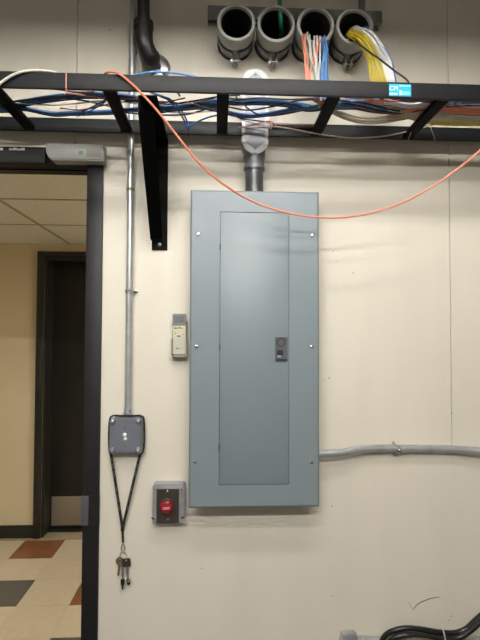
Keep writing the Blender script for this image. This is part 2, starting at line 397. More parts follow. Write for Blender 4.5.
boxo('kick_plate', 'stainless', leaf, HDX0 + .03, HDX1 - .03, HY + .1475, HY + .1499, max(k0, .015), k1)
# floor tiles
TS = .305; TX = -1.473; TY = 1.362
fh = tag(boxo('floor_hall', 'grout', None, HX0 - .1, HX1 + .1, 0.0, HY + .3, -.1, -.003), kind='structure')
protos = {}
for key in ('tilec', 'tilec2', 'tileb', 'tileg'):
    protos[key] = None
accent = {(0, 2): 'tileb', (0, 0): 'tileg', (2, 0): 'tileb', (2, -2): 'tileg', (-2, 0): 'tileb', (-2, 2): 'tileg', (2, 2): 'tileg', (-2, -2): 'tileg', (0, -2): 'tileb', (4, 0): 'tileg', (4, 2): 'tileb', (-4, 0): 'tileg', (-4, 2): 'tileb', (4, -2): 'tileb', (-4, -2): 'tileb'}
for i in range(-9, 9):
    for j in range(-4, 3):
        x = TX + i * TS; y = TY + j * TS
        if y + TS > HY + .02 and j > 2: continue
        key = accent.get((i, j), 'tilec' if (i * 7 + j * 3) % 3 else 'tilec2')
        if protos[key] is None:
            bm = B(); box(bm, x + .0006, x + TS - .0006, y + .0006, y + TS - .0006, -.003, 0)
            o = obj('floor_tile', bm, key, fh); protos[key] = (o, x, y)
        else:
            o, x0, y0 = protos[key]; copy_part(o, fh, (x - x0, y - y0, 0))
# suspended ceiling: two by four foot panels between tees
hc = tag(boxo('ceiling_hall', 'whitepaint', None, HX0, HX1, WT + .02, HY - .001, HZ + .022, HZ + .03), kind='structure')
rows = [HY - .001]
r1 = PZ(0, 224, HZ).y; dy = HY - r1; dy = .61 if abs(dy - .61) > .1 else dy
yy = HY - dy
ys = [HY - .001]
while yy > WT + .03: ys.append(yy); yy -= .61
ys.append(WT + .021)
XT = PZ(36, 222.5, HZ).x
xs = [XT + k * 1.22 for k in range(-3, 4)]
xs = [x for x in xs if HX0 + .05 < x < HX1 - .05]; xs = [HX0 + .001] + xs + [HX1 - .001]
FILLS = []
for a, b in zip(xs, xs[1:]):
    for c, d in zip(ys[1:], ys):
        isfill = ((b < -2.6 or a > -.35) and abs(c - ys[2]) < .01 and b - a > .6)
        if isfill: FILLS.append((a, b, c, d)); continue
        boxo('ceiling_panel', 'cpanel', hc, a + .003, b - .003, c + .003, d - .003, HZ, HZ + .016)
for x in xs[1:-1]: boxo('tee_bar', 'tee', hc, x - .008, x + .008, WT + .021, HY - .002, HZ - .005, HZ - .0005)
for y in ys[1:-1]:
    for a, b in zip(xs, xs[1:]): boxo('tee_bar', 'tee', hc, a + .0085, b - .0085, y - .006, y + .006, HZ - .004, HZ - .0005)
for a, b, c, d in FILLS:  # unseen glowing panels added out of view to brighten the hall
    hl = thing('hall_fill_panel', ((a + b) / 2, (c + d) / 2, HZ - .001), 'added unseen warm lit panel brightening the hall', 'added light panel', 'added hall lights')
    boxo('fill_face', 'hallfill', hl, a + .02, b - .02, c + .02, d - .02, HZ + .001, HZ + .006)
    boxo('frame', 'housing', hl, a + .003, b - .003, c + .003, d - .003, HZ + .0065, HZ + .016)

# ------------------------------------------------------------------ ladder cable runway
NY = -.315; FY = -.05; RZ0, RZ1 = 2.226, 2.268; RT = .0095
TX0, TX1 = -1.5, 1.7
tr = thing('cable_runway', (0, FY, RZ0), 'black ladder cable runway running across the plywood wall', 'cable tray')
nr = boxo('side_rail', 'rail', tr, TX0, TX1, NY, NY + RT, RZ0, RZ1, .0012)
boxo('side_rail', 'rail', tr, TX0, TX1, FY, FY + RT, RZ0, RZ1, .0012)
RUX = 0.012; RUS = 0.300
proto = None
for k in range(-5, 6):
    x = RUX + k * RUS
    if proto is None:
        proto = boxo('rung', 'rung', tr, x - .0165, x + .0165, NY + RT + .0003, FY - .0003, RZ0 + .002, RZ0 + .016, .002); px0 = x
    else: copy_part(proto, tr, (x - px0, 0, 0))
RTOP = RZ0 + .016
# cyan maker's label on the front rail
a = PY(389, 84, NY); b = PY(411, 96.5, NY)
lab = boxo('maker_label', 'label', nr, a.x, b.x, NY - .0007, NY - .0001, b.z, a.z); lab['label'] = 'cyan sticker with white CPI lettering'
ww = b.x - a.x; hh = a.z - b.z
obj('lettering', text_bm('CPI', hh * .52, a.x + ww * .21, b.z + hh * .62, NY - .0011), 'white', nr)
boxo('printed_line', 'white', nr, a.x + ww * .03, a.x + ww * .38, NY - .0011, NY - .0007, b.z + hh * .12, b.z + hh * .24)
boxo('printed_line', 'label2', nr, a.x + ww * .46, a.x + ww * .97, NY - .0011, NY - .0007, b.z + hh * .80, b.z + hh * .92)
boxo('printed_line', 'label2', nr, a.x + ww * .60, a.x + ww * .95, NY - .0011, NY - .0007, b.z + hh * .12, b.z + hh * .40)
boxo('printed_line', 'white', nr, a.x + ww * .47, a.x + ww * .57, NY - .0011, NY - .0007, b.z + hh * .12, b.z + hh * .48)

# triangular wall bracket carrying the runway
bx0, bx1 = PY(152, 240, 0).x, PY(167.5, 240, 0).x
bz0 = PY(160, 250, -.005).z
br = thing('wall_bracket', ((bx0 + bx1) / 2, 0, bz0), 'black triangular steel bracket holding the runway off the wall', 'bracket')
obj('wall_leg', box(B(), bx0, bx1, -.006, -.0003, bz0, RZ0 - .001, .001), 'rung', br)
bm = B()                                    # folded brace, deeper towards the top
yb = NY + .02
vsA = [(-.006, bz0 + .028), (-.04, bz0 + .028), (yb, RZ0 - .045), (yb, RZ0 - .002), (-.006, RZ0 - .002)]
def side(x0, x1):
    f = bm.faces.new([bm.verts.new((x0, y, z)) for y, z in vsA])
    e = bmesh.ops.extrude_face_region(bm, geom=[f])
    bmesh.ops.translate(bm, verts=[g for g in e['geom'] if isinstance(g, bmesh.types.BMVert)], vec=(x1 - x0, 0, 0))
side(bx0, bx0 + .004)
obj('gusset_plate', bm, 'rung', br)
bm = B()
dirv = Vector((0, yb + .04, RZ0 - .045 - bz0 - .028)); L = dirv.length
vs = [bm.verts.new(v) for v in ((bx0 + .0041, -.04, bz0 + .028), (bx1 - .012, -.04, bz0 + .028), (bx1 - .006, yb, RZ0 - .045), (bx0 + .0041, yb, RZ0 - .045))]
f = bm.faces.new(vs); bmesh.ops.solidify(bm, geom=[f], thickness=.004)
obj('diagonal_brace', bm, 'rung', br)
boxo('top_arm', 'rung', br, bx0 + .0042, bx1, yb - .0, -.0065, RZ0 - .006, RZ0 - .001)
screw('screw', br, PY(159.5, 244.5, -.006), .0065, .004, 'zinc')

# ------------------------------------------------------------------ wall sleeves on strut
for i, x in enumerate(SLX):
    lbl = ['empty grey conduit sleeve next to the one with the green cable', 'grey conduit sleeve with a single green cable inside',
           'grey conduit sleeve with orange, white and blue cables spilling out', 'grey conduit sleeve with yellow and white cables arching out'][i]
    t = thing('conduit_sleeve', (x, 0, SLZ - SLR), lbl, 'conduit sleeve', 'four conduit sleeves through the wall')
    R0, R1 = SLR - .0045, SLR - .009
    obj('tube', lathe(B(), [(R0 - .002, -.082), (R0 - .002, .30), (R1, .30), (R1, -.082)], (x, 0, SLZ), (0, 1, 0), 40, close=True), 'emt', t, smooth=40)
    obj('bushing', lathe(B(), [(SLR, -.112), (SLR + .0008, -.108), (SLR + .0008, -.066), (SLR - .003, -.060), (R0 - .0018, -.060), (R0 - .0018, -.083), (R1 - .001, -.083), (R1 - .001, -.106), (R1 + .001, -.1135), (SLR - .003, -.1135)],
                         (x, 0, SLZ), (0, 1, 0), 40, close=True), 'sleeve', t, smooth=40)
    obj('shade_lining', lathe(B(), [(R1 - .0012, -.104), (R1 - .0012, .299), (R1 - .003, .295), (R1 - .003, -.104)], (x, 0, SLZ), (0, 1, 0), 40, close=True), 'sleeve_shade', t, smooth=40)  # liner added to paint the darkness inside the sleeve
    obj('end_cap', disc_solid(B(), (x, .285, SLZ), (0, 1, 0), R1 - .0035, .012, 32), 'sleeve_shade', t)
    # strut clamp: a U strap round the sleeve with its ears bolted underneath
    ct = thing('pipe_clamp', (x, -.02, SLZ - SLR - .03), 'zinc pipe clamp bolted under ' + ['the empty conduit sleeve', 'the sleeve with the green cable', 'the sleeve with orange, white and blue cables', 'the sleeve with yellow cables'][i], 'pipe clamp', 'clamps under the sleeves')
    rc = R0 + .0005
    pts = []
    for s in (-1, 1):
        arc = [Vector((x + s * (rc + .002) * math.sin(a), -.030, SLZ - (rc + .002) * math.cos(a))) for a in [math.radians(10 + 155 * k / 14) for k in range(15)]]
        arc = [Vector((x + s * .007, -.030, SLZ - rc - .030))] + arc
        obj('strap_half', tube(B(), arc, .01, 4, flat=(.0028, .028)), 'strut', ct)
    bz = SLZ - rc - .019
    bm = B(); tube(bm, [Vector((x - .017, -.030, bz)), Vector((x + .019, -.030, bz))], .0035, 10)
    obj('bolt', bm, 'screw', ct, smooth=40)
    obj('bolt_head', lathe(B(), [(.008, 0), (.008, .004), (.005, .006)], (x + .0085, -.030, bz), (1, 0, 0), 12), 'screw', ct, smooth=40)
    obj('nut', lathe(B(), [(.007, 0), (.007, .006)], (x - .0085, -.030, bz), (-1, 0, 0), 6), 'screw', ct)
st = thing('strut_channel', (.25, 0, SLZ + SLR), 'grey steel strut channel on the wall above the sleeves', 'strut')
sx0, sx1 = -.036, .534; sz = SLZ + SLR + .002
boxo('channel_web', 'strut', st, sx0, sx1, -.041, -.0005, sz + .0385, sz + .041)
boxo('channel_flange', 'strut', st, sx0, sx1, -.0412, -.0385, sz, sz + .0384)
boxo('channel_flange', 'strut', st, sx0, sx1, -.0030, -.0005, sz, sz + .0384)
for y0, y1 in ((-.0384, -.030), (-.0115, -.0031)): boxo('channel_lip', 'strut', st, sx0, sx1, y0, y1, sz, sz + .0025)
# hanger angle for the strut
boxo('end_bracket', 'strut', st, .455, .477, -.047, -.0413, sz + .002, sz + .12, .001)
screw('screw', st, (.466, -.047, sz + .022), .007, .004, 'zinc')

# ------------------------------------------------------------------ EMT conduits
def emt(pts, r, n=6, seg=14): return tube(B(), smooth_path(pts, n), r, seg)
CX = -.2800
vc = thing('steel_conduit', (CX, 0, 1.34), 'thin galvanised steel conduit dropping down the wall to the grey box', 'conduit')
cy = -.019; ztop = CEIL - .001
zbx = PY(126, 416, -.02).z
obj('tube', tube(B(), [Vector((CX + .001, cy, ztop)), Vector((CX, cy, zbx + .018))], .0105, 16), 'emt', vc, smooth=40)
zc = PY(130, 190, cy).z
obj('coupling', tube(B(), [Vector((CX, cy, zc + .03)), Vector((CX, cy, zc - .03))], .0122, 16), 'emt', vc, smooth=40)
obj('rust_band', tube(B(), [Vector((CX, cy, zc + .005)), Vector((CX, cy, zc - .004))], .0126, 16), 'rust', vc, smooth=40)
def one_hole_strap(name, parent, x, y, z, r, axis):
    # a saddle over the tube with an ear and screw
    bm = B(); pts = []
    for k in range(13):
        a = math.radians(-10 + 200 * k / 12)
        u, v = (r + .001) * math.cos(a), (r + .001) * math.sin(a)
        pts.append(Vector((x + u, y - v, z)) if axis == 'Z' else Vector((x, y - v, z + u)))
    if axis == 'Z':
        pts = [Vector((x + r + .016, -.0018, z)), Vector((x + r + .003, -.0018, z))] + pts
    else:
        pts = [Vector((x, -.0018, z + r + .016)), Vector((x, -.0018, z + r + .003))] + pts
    o = obj(name, tube(bm, pts, .01, 4, flat=((.012, .002) if True else None)), 'zinc', parent)
    return o
zs = PY(131, 291, cy).z
obj('strap', tube(B(), [Vector((CX, cy, zs + .006)), Vector((CX, cy, zs - .006))], .0132, 16), 'zinc', vc, smooth=40)
boxo('strap_ear', 'zinc', vc, CX + .010, CX + .024, -.013, -.0003, zs - .002, zs + .004, .0008)
screw('screw', vc, (CX + .003, cy - .0128, zs + .002), .004, .004, 'strut')
boxo('strap_bolt', 'strut', vc, CX - .012, CX + .021, cy - .014, cy - .010, zs - .0015, zs + .0015, .0005)
obj('connector', lathe(B(), [(.0135, 0), (.0145, .003), (.0145, .011), (.0125, .013), (.0125, .026)], (CX, cy, zbx + .0005), (0, 0, 1), 16), 'emt', vc, smooth=40)
obj('set_screw', lathe(B(), [(.0035, 0), (.0035, .009)], (CX + .006, cy - .010, zbx + .018), (.5, -1, .1), 10), 'screw', vc, smooth=40)

hzr = .0118
h0 = PY(320, 453.5, -.045)
pts = [Vector((.298, -.045, h0.z)), PY(335, 453, -.042), PY(348, 451.5, -.037), PY(362, 449, -.027), PY(380, 448.3, -.022), PY(400, 448.3, -.022), PY(435, 448.5, -.022), PY(452, 449, -.022), PY(470, 450, -.028), PY(490, 451, -.038), PY(520, 451.5, -.045), PY(640, 452, -.045)]
hc_ = thing('steel_conduit', PY(400, 448, -.022), 'galvanised steel conduit running sideways from the panel along the wall', 'conduit')
obj('tube', emt(pts, hzr, 6, 16), 'emt', hc_, smooth=40)
sp = PY(397, 449, -.022)
obj('strap', tube(B(), [sp + Vector((-.0065, 0, 0)), sp + Vector((.0065, 0, 0))], .0145, 16), 'zinc', hc_, smooth=40)
boxo('strap_ear', 'zinc', hc_, sp.x - .0065, sp.x + .0065, -.012, -.0003, sp.z - .024, sp.z - .012, .0008)
boxo('strap_ear', 'zinc', hc_, sp.x - .0095, sp.x - .0005, -.007, -.0003, sp.z + .012, sp.z + .019, .0008)
screw('screw', hc_, (sp.x + .002, sp.y - .0142, sp.z + .001), .0055, .006, 'screw')
obj('strap_bolt', tube(B(), [sp + Vector((.001, -.017, .009)), sp + Vector((.012, -.020, -.006))], .0035, 8), 'zinc', hc_, smooth=40)

# ------------------------------------------------------------------ electrical panel
PX0, PX1, PZ0, PZ1 = -.0835, .3125, 1.071, 2.034
PYF = -.1
pn = thing('electrical_panel', ((PX0 + PX1) / 2, 0, PZ0), 'large grey enamelled electrical panel with a flush door', 'electrical panel')
boxo('back_box', 'panel', pn, PX0 + .018, PX1 - .018, PYF + .0122, -.0003, PZ0 + .018, PZ1 - .018, .002)
D = [PY(a, b, PYF) for a, b in ((220.3, 212), (288.6, 213), (219.3, 484.5), (288.8, 484.3))]
dx0 = (D[0].x + D[2].x) / 2; dx1 = (D[1].x + D[3].x) / 2; dz1 = (D[0].z + D[1].z) / 2; dz0 = (D[2].z + D[3].z) / 2
# cover: a dished plate with an opening for the door; edges turned back
bm = B()
def cov(d): return [(PX0 + d, PZ0 + d), (PX1 - d, PZ0 + d), (PX1 - d, PZ1 - d), (PX0 + d, PZ1 - d)]
rr_ = .0085
edge = [(cov(rr_ + .0008), PYF)] + [(cov(rr_ * (1 - math.sin(math.radians(a)))), PYF + rr_ * (1 - math.cos(math.radians(a)))) for a in (0, 10, 20, 32, 45, 60, 75, 90)]
inn = [(dx0 - .0012, dz0 - .0012), (dx1 + .0012, dz0 - .0012), (dx1 + .0012, dz1 + .0012), (dx0 - .0012, dz1 + .0012)]
loops = [(inn, PYF + .006), (inn, PYF)] + edge + [(cov(0), PYF + .012)]
rings = [[bm.verts.new((x, y, z)) for x, z in lp] for lp, y in loops]
for a, b in zip(rings, rings[1:]):
    for k in range(4): bm.faces.new((a[k], a[(k + 1) % 4], b[(k + 1) % 4], b[k]))
bm.faces.new(rings[-1]); bm.faces.new(rings[0])
obj('cover', bm, 'panel', pn, smooth=25)
boxo('door_joint', 'latch', pn, dx0 - .0011, dx1 + .0011, PYF + .0035, PYF + .0058, dz0 - .0011, dz1 + .0011)
door = boxo('door', 'panel', pn, dx0 + .0008, dx1 - .0003, PYF - .0006, PYF + .0034, dz0 + .0006, dz1 - .0008, .0008)
for px, py in ((221, 247), (220.3, 347.5), (219.6, 447.5)):
    c = PY(px, py, PYF)
    bm = B(); tube(bm, [Vector((dx0 - .0005, PYF - .001, c.z + .010)), Vector((dx0 - .0005, PYF - .001, c.z - .010))], .0024, 10)
    obj('hinge', bm, 'latch', pn, smooth=40)
la, lz = PY(275.2, 337, PYF), PY(287.3, 361, PYF)
lt = obj('latch', outline(B(), rrect(la.x, lz.x, lz.z, la.z, .002), PYF - .006, PYF - .0007, .001), 'latch', door, smooth=35)
lw, lh = lz.x - la.x, la.z - lz.z
boxo('latch_slot', 'black', door, la.x + lw * .14, la.x + lw * .62, PYF - .0064, PYF - .0058, lz.z + lh * .24, lz.z + lh * .45)
boxo('latch_tab', 'galvbox', door, la.x + lw * .16, la.x + lw * .46, PYF - .0085, PYF - .0058, lz.z + lh * .15, lz.z + lh * .235, .0008)
boxo('latch_lip', 'black', door, la.x + lw * .06, lz.x - lw * .06, PYF - .0066, PYF - .0058, lz.z + lh * .03, lz.z + lh * .075)
obj('lock_ring', lathe(B(), [(lw * .36, 0), (lw * .36, .0009), (lw * .29, .0009), (lw * .29, 0)], ((la.x + lz.x) / 2 - .001, PYF - .006, lz.z + lh * .78), (0, -1, 0), 24, close=True), 'black', door)
for px, py in ((198, 234.5), (312.2, 235.5), (196.3, 346.5), (311.7, 346.8), (195, 461.5), (311.6, 461.8)):
    screw('cover_screw', pn, PY(px, py, PYF), .0062, .0045)

# conduit body and riser above the panel
lbx0, lbx1 = PY(242, 110, -.09).x, PY(268.5, 110, -.09).x
lcx = (lbx0 + lbx1) / 2; lr = (lbx1 - lbx0) / 2
lz1 = PY(255, 68.5, -.09).z; lz0 = PY(255, 153.5, -.09).z
lb = thing('conduit_fitting', (lcx, 0, lz0), 'grey cast conduit body with an oval screwed cover above the panel', 'conduit body')
def oval(x0, x1, z0, z1, n=14):
    r = (x1 - x0) / 2; cx = (x0 + x1) / 2; out = []
    for k in range(n + 1): a = math.pi * k / n; out.append((cx + r * math.cos(a), z1 - r + r * math.sin(a)))
    for k in range(n + 1): a = math.pi + math.pi * k / n; out.append((cx + r * math.cos(a), z0 + r + r * math.sin(a)))
    return out
obj('body', outline(B(), oval(lbx0 + .003, lbx1 - .003, lz0 + .003, lz1 - .003), -.086, -.025, .004), 'lbody', lb, smooth=40)
obj('back_hub', lathe(B(), [(.033, 0), (.033, .028), (.03, .03)], (lcx, -.0004, lz1 - .07), (0, -1, 0), 24), 'lbody', lb, smooth=40)
obj('cover_plate', outline(B(), oval(lbx0, lbx1, lz0, lz1), -.0905, -.0861, .002), 'lcover', lb, smooth=40)
inset = [(lbx0 + .010, lz0 + .04), (lcx, lz0 + .010), (lbx1 - .010, lz0 + .04), (lbx1 - .010, lz1 - .04), (lcx, lz1 - .010), (lbx0 + .010, lz1 - .04)]
obj('cover_emboss', outline(B(), inset, -.0925, -.0906, .0012), 'lemboss', lb, smooth=30)
for z in (lz0 + .020, lz1 - .020): screw('cover_screw', lb, (lcx, -.0926, z), .0045, .003, 'strut')
ry = -.055
rp = thing('panel_riser', (lcx, ry, PZ1 - .02), 'short dull steel pipe riser between the panel and the conduit body', 'pipe')
zz0 = PZ1 - .018
zA = PY(255, 168, ry - .02).z; zT = lz0 + .02
obj('hub', lathe(B(), [(.0335, 0), (.0335, .010), (.0315, .014), (.0315, max(.03, zT - zA - .025)), (.034, max(.03, zT - zA - .025)+.001), (.034, zT - zA)], (lcx, ry, zA + .001), (0, 0, 1), 28), 'lbody', rp, smooth=40)
obj('tube', lathe(B(), [(.0285, 0), (.0285, zA - zz0)], (lcx, ry, zz0 + .0005), (0, 0, 1), 28), 'pipe', rp, smooth=40)
obj('locknut', lathe(B(), [(.034, 0), (.034, .006), (.031, .009)], (lcx, ry, PZ1 - .0175), (0, 0, 1), 28), 'pipe', rp, smooth=40)
zm = (zA + zz0) / 2 + .01
obj('collar', lathe(B(), [(.0305, 0), (.0310, .002), (.0310, .005), (.0305, .007)], (lcx, ry, zA - .004), (0, 0, 1), 28), 'pipe', rp, smooth=40)

# ------------------------------------------------------------------ black pipe with elbows
bp = thing('black_pipe', PY(150, 65, -.05), 'black iron pipe with an elbow turning into the wall', 'pipe')
pxs = PY(143.5, 10, -.065)
e0 = Vector((pxs.x, -.065, CEIL - .001)); e1 = PY(143.5, 30, -.065); e2 = PY(144.5, 44, -.066); e3 = PY(150, 57, -.052); e4 = PY(154.5, 66, -.02); e5 = PY(155.5, 68, -.0005)
obj('riser', tube(B(), [e0, PY(143.5, 28, -.065)], .0195, 20), 'iron', bp, smooth=40)
obj('elbow', tube(B(), smooth_path([PY(143.5, 27, -.065), e2, e3, PY(153, 62, -.037)], 6), [.0285] * 7 + [.0285] * 6 + [.026] * 6, 20), 'iron', bp, smooth=40)
obj('elbow_bead', tube(B(), [PY(143.5, 22.5, -.065), PY(143.5, 29.0, -.065)], .0312, 20), 'iron', bp, smooth=40)
q0 = PY(149.5, 55.5, -.055); q1 = PY(151.5, 60, -.044)
obj('elbow_bead', tube(B(), [q0, q1], .0300, 20), 'iron', bp, smooth=40)
obj('nipple', tube(B(), [PY(152, 61, -.042), e4, e5], .020, 20), 'iron', bp, smooth=40)
obj('wall_flange', lathe(B(), [(.046, 0), (.046, .002), (.040, .008), (.022, .012)], (e5.x + .002, -.0004, e5.z), (0, -1, 0), 28), 'zinc', bp, smooth=40)

# ------------------------------------------------------------------ grey junction box with lanyard and keys
jx0, jx1 = PY(109.3, 430, -.045).x, PY(141.6, 430, -.045).x
jz0, jz1 = PY(126, 453, -.045).z, PY(126, 418, -.045).z
jb = thing('junction_box', ((jx0 + jx1) / 2, 0, jz0), 'blue grey cast junction box at the foot of the thin conduit', 'junction box')
obj('body', outline(B(), rrect(jx0 + .002, jx1 - .002, jz0 + .002, jz1 - .002, .012), -.038, -.0003, .002), 'jboxside', jb, smooth=40)
obj('cover', outline(B(), rrect(jx0, jx1, jz0, jz1, .011), -.0455, -.0381, .003), 'jbox', jb, smooth=40)
for sx, sz_ in ((1, 1), (-1, 1), (1, -1), (-1, -1)):
    cxx = (jx0 + .010) if sx < 0 else (jx1 - .010); czz = (jz0 + .009) if sz_ < 0 else (jz1 - .010)
    obj('corner_lug', lathe(B(), [(.009, 0), (.009, .0035), (.007, .005)], (cxx, -.0455, czz), (0, -1, 0), 16), 'jbox', jb, smooth=40)
    screw('cover_screw', jb, (cxx, -.0505, czz), .0042, .002, 'emt')
c = PY(124.7, 434.8, -.0455); screw('bright_stud', jb, c, .0062, .006, 'white')
c = PY(125.3, 438.6, -.0455); screw('bright_stud', jb, c, .0055, .005, 'white')
for py in (427.5, 446.5): obj('plugged_hole', lathe(B(), [(.0035, 0), (.0035, .0004)], PY(124.8, py, -.0454), (0, -1, 0), 12), 'jboxside', jb)

ly = thing('lanyard', PY(123, 545, -.03), 'black printed neck lanyard looped over the junction box', 'lanyard')
yo = -.0275
top = [PY(111.5, 456, yo), Vector((jx0 - .0035, yo, jz0 + .01)), Vector((jx0 - .0035, yo, jz1 - .015)), Vector((jx0 + .006, yo, jz1 + .0035)), Vector((CX - .019, yo - .004, jz1 + .0045)), Vector((CX, yo - .008, jz1 + .0055)), Vector((CX + .019, yo - .004, jz1 + .0045)), Vector((jx1 - .006, yo, jz1 + .0035)), Vector((jx1 + .0045, yo, jz1 - .012)), Vector((jx1 + .0045, yo, jz0 + .01)), PY(139.5, 456, yo)]
obj('strap_loop', tube(B(), smooth_path(top, 5), .003, 8), 'lany', ly, smooth=40)
tipA = PY(122.6, 527, -.012)
def strap(pxl, name):
    P_ = [Vector(p) for p in pxl]
    bm = B(); rings = []
    for i, p in enumerate(P_):
        t = P_[min(i + 1, len(P_) - 1)] - P_[max(i - 1, 0)]; t.normalize()
        s = t.cross(Vector((0, 1, 0))).normalized() * .0042
        rings.append([bm.verts.new(p + s + Vector((0, d, 0))) for d in (0, .0012)][::1] + [bm.verts.new(p - s + Vector((0, d, 0))) for d in (.0012, 0)])
    for a, b in zip(rings, rings[1:]):
        for k in range(4): bm.faces.new((a[k], a[(k + 1) % 4], b[(k + 1) % 4], b[k]))
    bm.faces.new(rings[0]); bm.faces.new(rings[-1])
    return obj(name, bm, 'lany', ly)
def lerp(a, b, t): return a + (b - a) * t
for (a, b) in ((PY(111, 454, -.024), PY(122.2, 527, -.013)), (PY(140, 454, -.024), PY(122.9, 527, -.0145))):
    so = strap([lerp(a, b, k / 6) for k in range(7)], 'strap')
    t = (b - a).normalized(); s = t.cross(Vector((0, 1, 0))).normalized()
    for k, (u0, u1) in enumerate(((.05, .10), (.13, .2), (.23, .31), (.45, .52), (.55, .66), (.69, .78))):
        bm = B(); p = lerp(a, b, u0) + Vector((0, -.0006, 0)); q = lerp(a, b, u1) + Vector((0, -.0006, 0))
        vs = [bm.verts.new(v) for v in (p + s * .0014, p - s * .0014, q - s * .0014, q + s * .0014)]
        f_ = bm.faces.new(vs); bmesh.ops.solidify(bm, geom=[f_], thickness=.0004)
        obj('printed_mark', bm, 'lanyprint', so)
boxo('strap_crimp', 'lany', ly, tipA.x - .005, tipA.x + .005, -.017, -.009, tipA.z - .012, tipA.z + .010, .001)
k1_ = PY(123, 546, -.012)
obj('strap_tail', tube(B(), [Vector((tipA.x, -.013, tipA.z - .012)), k1_ + Vector((0, 0, .012))], .0035, 8), 'lany', ly)
obj('swivel_clip', tube(B(), smooth_path([k1_ + Vector(v) for v in ((0, 0, .014), (.002, -.002, .006), (.006, 0, -.004), (.003, 0, -.014), (-.004, 0, -.012), (-.005, 0, -.003), (-.001, 0, .004))], 5), .0018, 8), 'nickel', ly, smooth=40)
rc_ = PY(123, 556.5, -.013)
bm = B(); bmesh.ops.create_circle
ringpts = [rc_ + Vector((.011 * math.cos(a), .002 * math.sin(a), .0125 * math.sin(a))) for a in [2 * math.pi * k / 24 for k in range(25)]]
obj('key_ring', tube(bm, ringpts, .0011, 8), 'nickel', ly, smooth=40)
def key(px, py, ang, y, bow, m, label, blade=.032, head='round', bm_='nickel'):
    c = PY(px, py, y); t = thing('key', c, label, 'key', 'keys on the lanyard')
    A = Matrix.Translation(c) @ Matrix.Rotation(ang, 4, 'Y')
    def put(bm): bmesh.ops.transform(bm, matrix=A, verts=bm.verts); return bm
    prof = circ(0, 0, bow, 18) if head == 'round' else rrect(-bow, bow, -bow, bow * .9, bow * .45)
    bm = B(); plate(bm, prof, [circ(0, bow * .5, bow * .22, 10)], -.0011, .0011)
    obj('bow', put(bm), m, t)
    z = -bow * .9; w_ = .0038
    pr = [(-w_, z), (w_, z), (w_, z - blade + .004), (0, z - blade), (-w_ * .6, z - blade + .005), (-w_, z - blade + .009), (-w_ * .4, z - blade + .013), (-w_, z - blade + .017), (-w_ * .5, z - blade + .020)]
    bm = B(); outline(bm, pr, -.0009, .0009); obj('blade', put(bm), bm_, t)
key(119.6, 561, .10, -.010, .0125, 'brass', 'brown brass key with a round bow on the lanyard ring', .036, 'round', 'brass')
key(126.3, 562.5, -.10, -.0155, .0135, 'bronze', 'dark bowed key with a long silver blade', .042, 'square', 'nickel')
key(122.8, 564, .02, -.013, .010, 'nickel', 'slim silver key in the middle of the bunch', .034)
kf = thing('key_fob', PY(122.8, 588, -.014), 'small black tubular key fob hanging lowest in the bunch', 'key fob')
a = PY(122.6, 579, -.017)
obj('fob_body', lathe(B(), [(.003, 0), (.0062, .002), (.0062, .016), (.0035, .020), (.0025, .031)], a, (0, 0, -1), 14), 'black', kf, smooth=40)
obj('fob_link', tube(B(), [a + Vector((0, 0, -.001)), a + Vector((0, .003, .03))], .001, 6), 'nickel', kf)
kc = thing('key_charm', PY(128.5, 585, -.014), 'small bright silver padlock charm hanging beside the keys', 'key charm')
a = PY(128.6, 578, -.017)
obj('charm_body', lathe(B(), [(.004, 0), (.0065, .002), (.0065, .009), (.005, .011)], a, (0, 0, -1), 16), 'screw', kc, smooth=40)
obj('charm_tip', lathe(B(), [(.0055, 0), (.0055, .007), (.004, .009)], a + Vector((0, 0, -.011)), (0, 0, -1), 14), 'black', kc, smooth=40)
obj('charm_link', tube(B(), [a + Vector((0, 0, -.001)), a + Vector((-.004, .003, .03))], .001, 6), 'nickel', kc)

# ------------------------------------------------------------------ EXIT push button
ex0, ex1 = PY(152.3, 505, -.04).x, PY(184.6, 505, -.04).x
ez0, ez1 = PY(168, 524, -.04).z, PY(168, 484.5, -.04).z
eb = thing('exit_button', ((ex0 + ex1) / 2, 0, ez0), 'red EXIT push button on a bronze plate in a galvanised box', 'push button')
fx0, fx1 = PY(156.5, 505, -.045).x, PY(179, 505, -.045).x
pz0, pz1 = PY(168, 523, -.045).z, PY(168, 489, -.045).z
obj('box', outline(B(), rrect(ex0, ex1, ez0, ez1, .008), -.040, -.0003, .002), 'galvbox', eb, smooth=40)
obj('mounting_ring', outline(B(), rrect(fx0 - .006, fx1 + .006, pz0 - .001, pz1 + .006, .004), -.0435, -.0401, .001), 'galvbox', eb, smooth=40)
obj('faceplate', outline(B(), rrect(fx0, fx1, pz0, pz1, .002), -.0465, -.0436, .001), 'bronze', eb, smooth=40)
bc = PY(167.0, 505.6, -.0465)
obj('button_collar', lathe(B(), [(.0222, 0), (.0222, .002), (.0195, .003)], (bc.x, -.0466, bc.z), (0, -1, 0), 32), 'bronze', eb, smooth=40)
bt = obj('button', lathe(B(), [(.0165, 0), (.0165, .005), (.0195, .007), (.0200, .012), (.0185, .0155), (.0145, .0180), (.008, .0192), (.0001, .0196)], (bc.x, -.0490, bc.z), (0, -1, 0), 36), 'red', eb, smooth=40)
obj('lettering', text_bm('EXIT', .0108, bc.x + .0002, bc.z - .001, -.0690), 'white', bt)
for py in (491.6, 520): screw('plate_screw', eb, PY(167.6, py, -.0466), .0038, .002)
for px, py, a_ in ((180.7, 489.5, -.7), (152.9, 518.5, -.7), (182.5, 517.5, .3)):
    c = PY(px, py, -.0402); bm = B(); outline(bm, rrect(-.0055, .0055, -.0022, .0022, .002), -.0006, .0)
    bmesh.ops.transform(bm, matrix=Matrix.Translation(c) @ Matrix.Rotation(-a_, 4, 'Y'), verts=bm.verts)
    obj('mounting_slot', bm, 'black', eb)

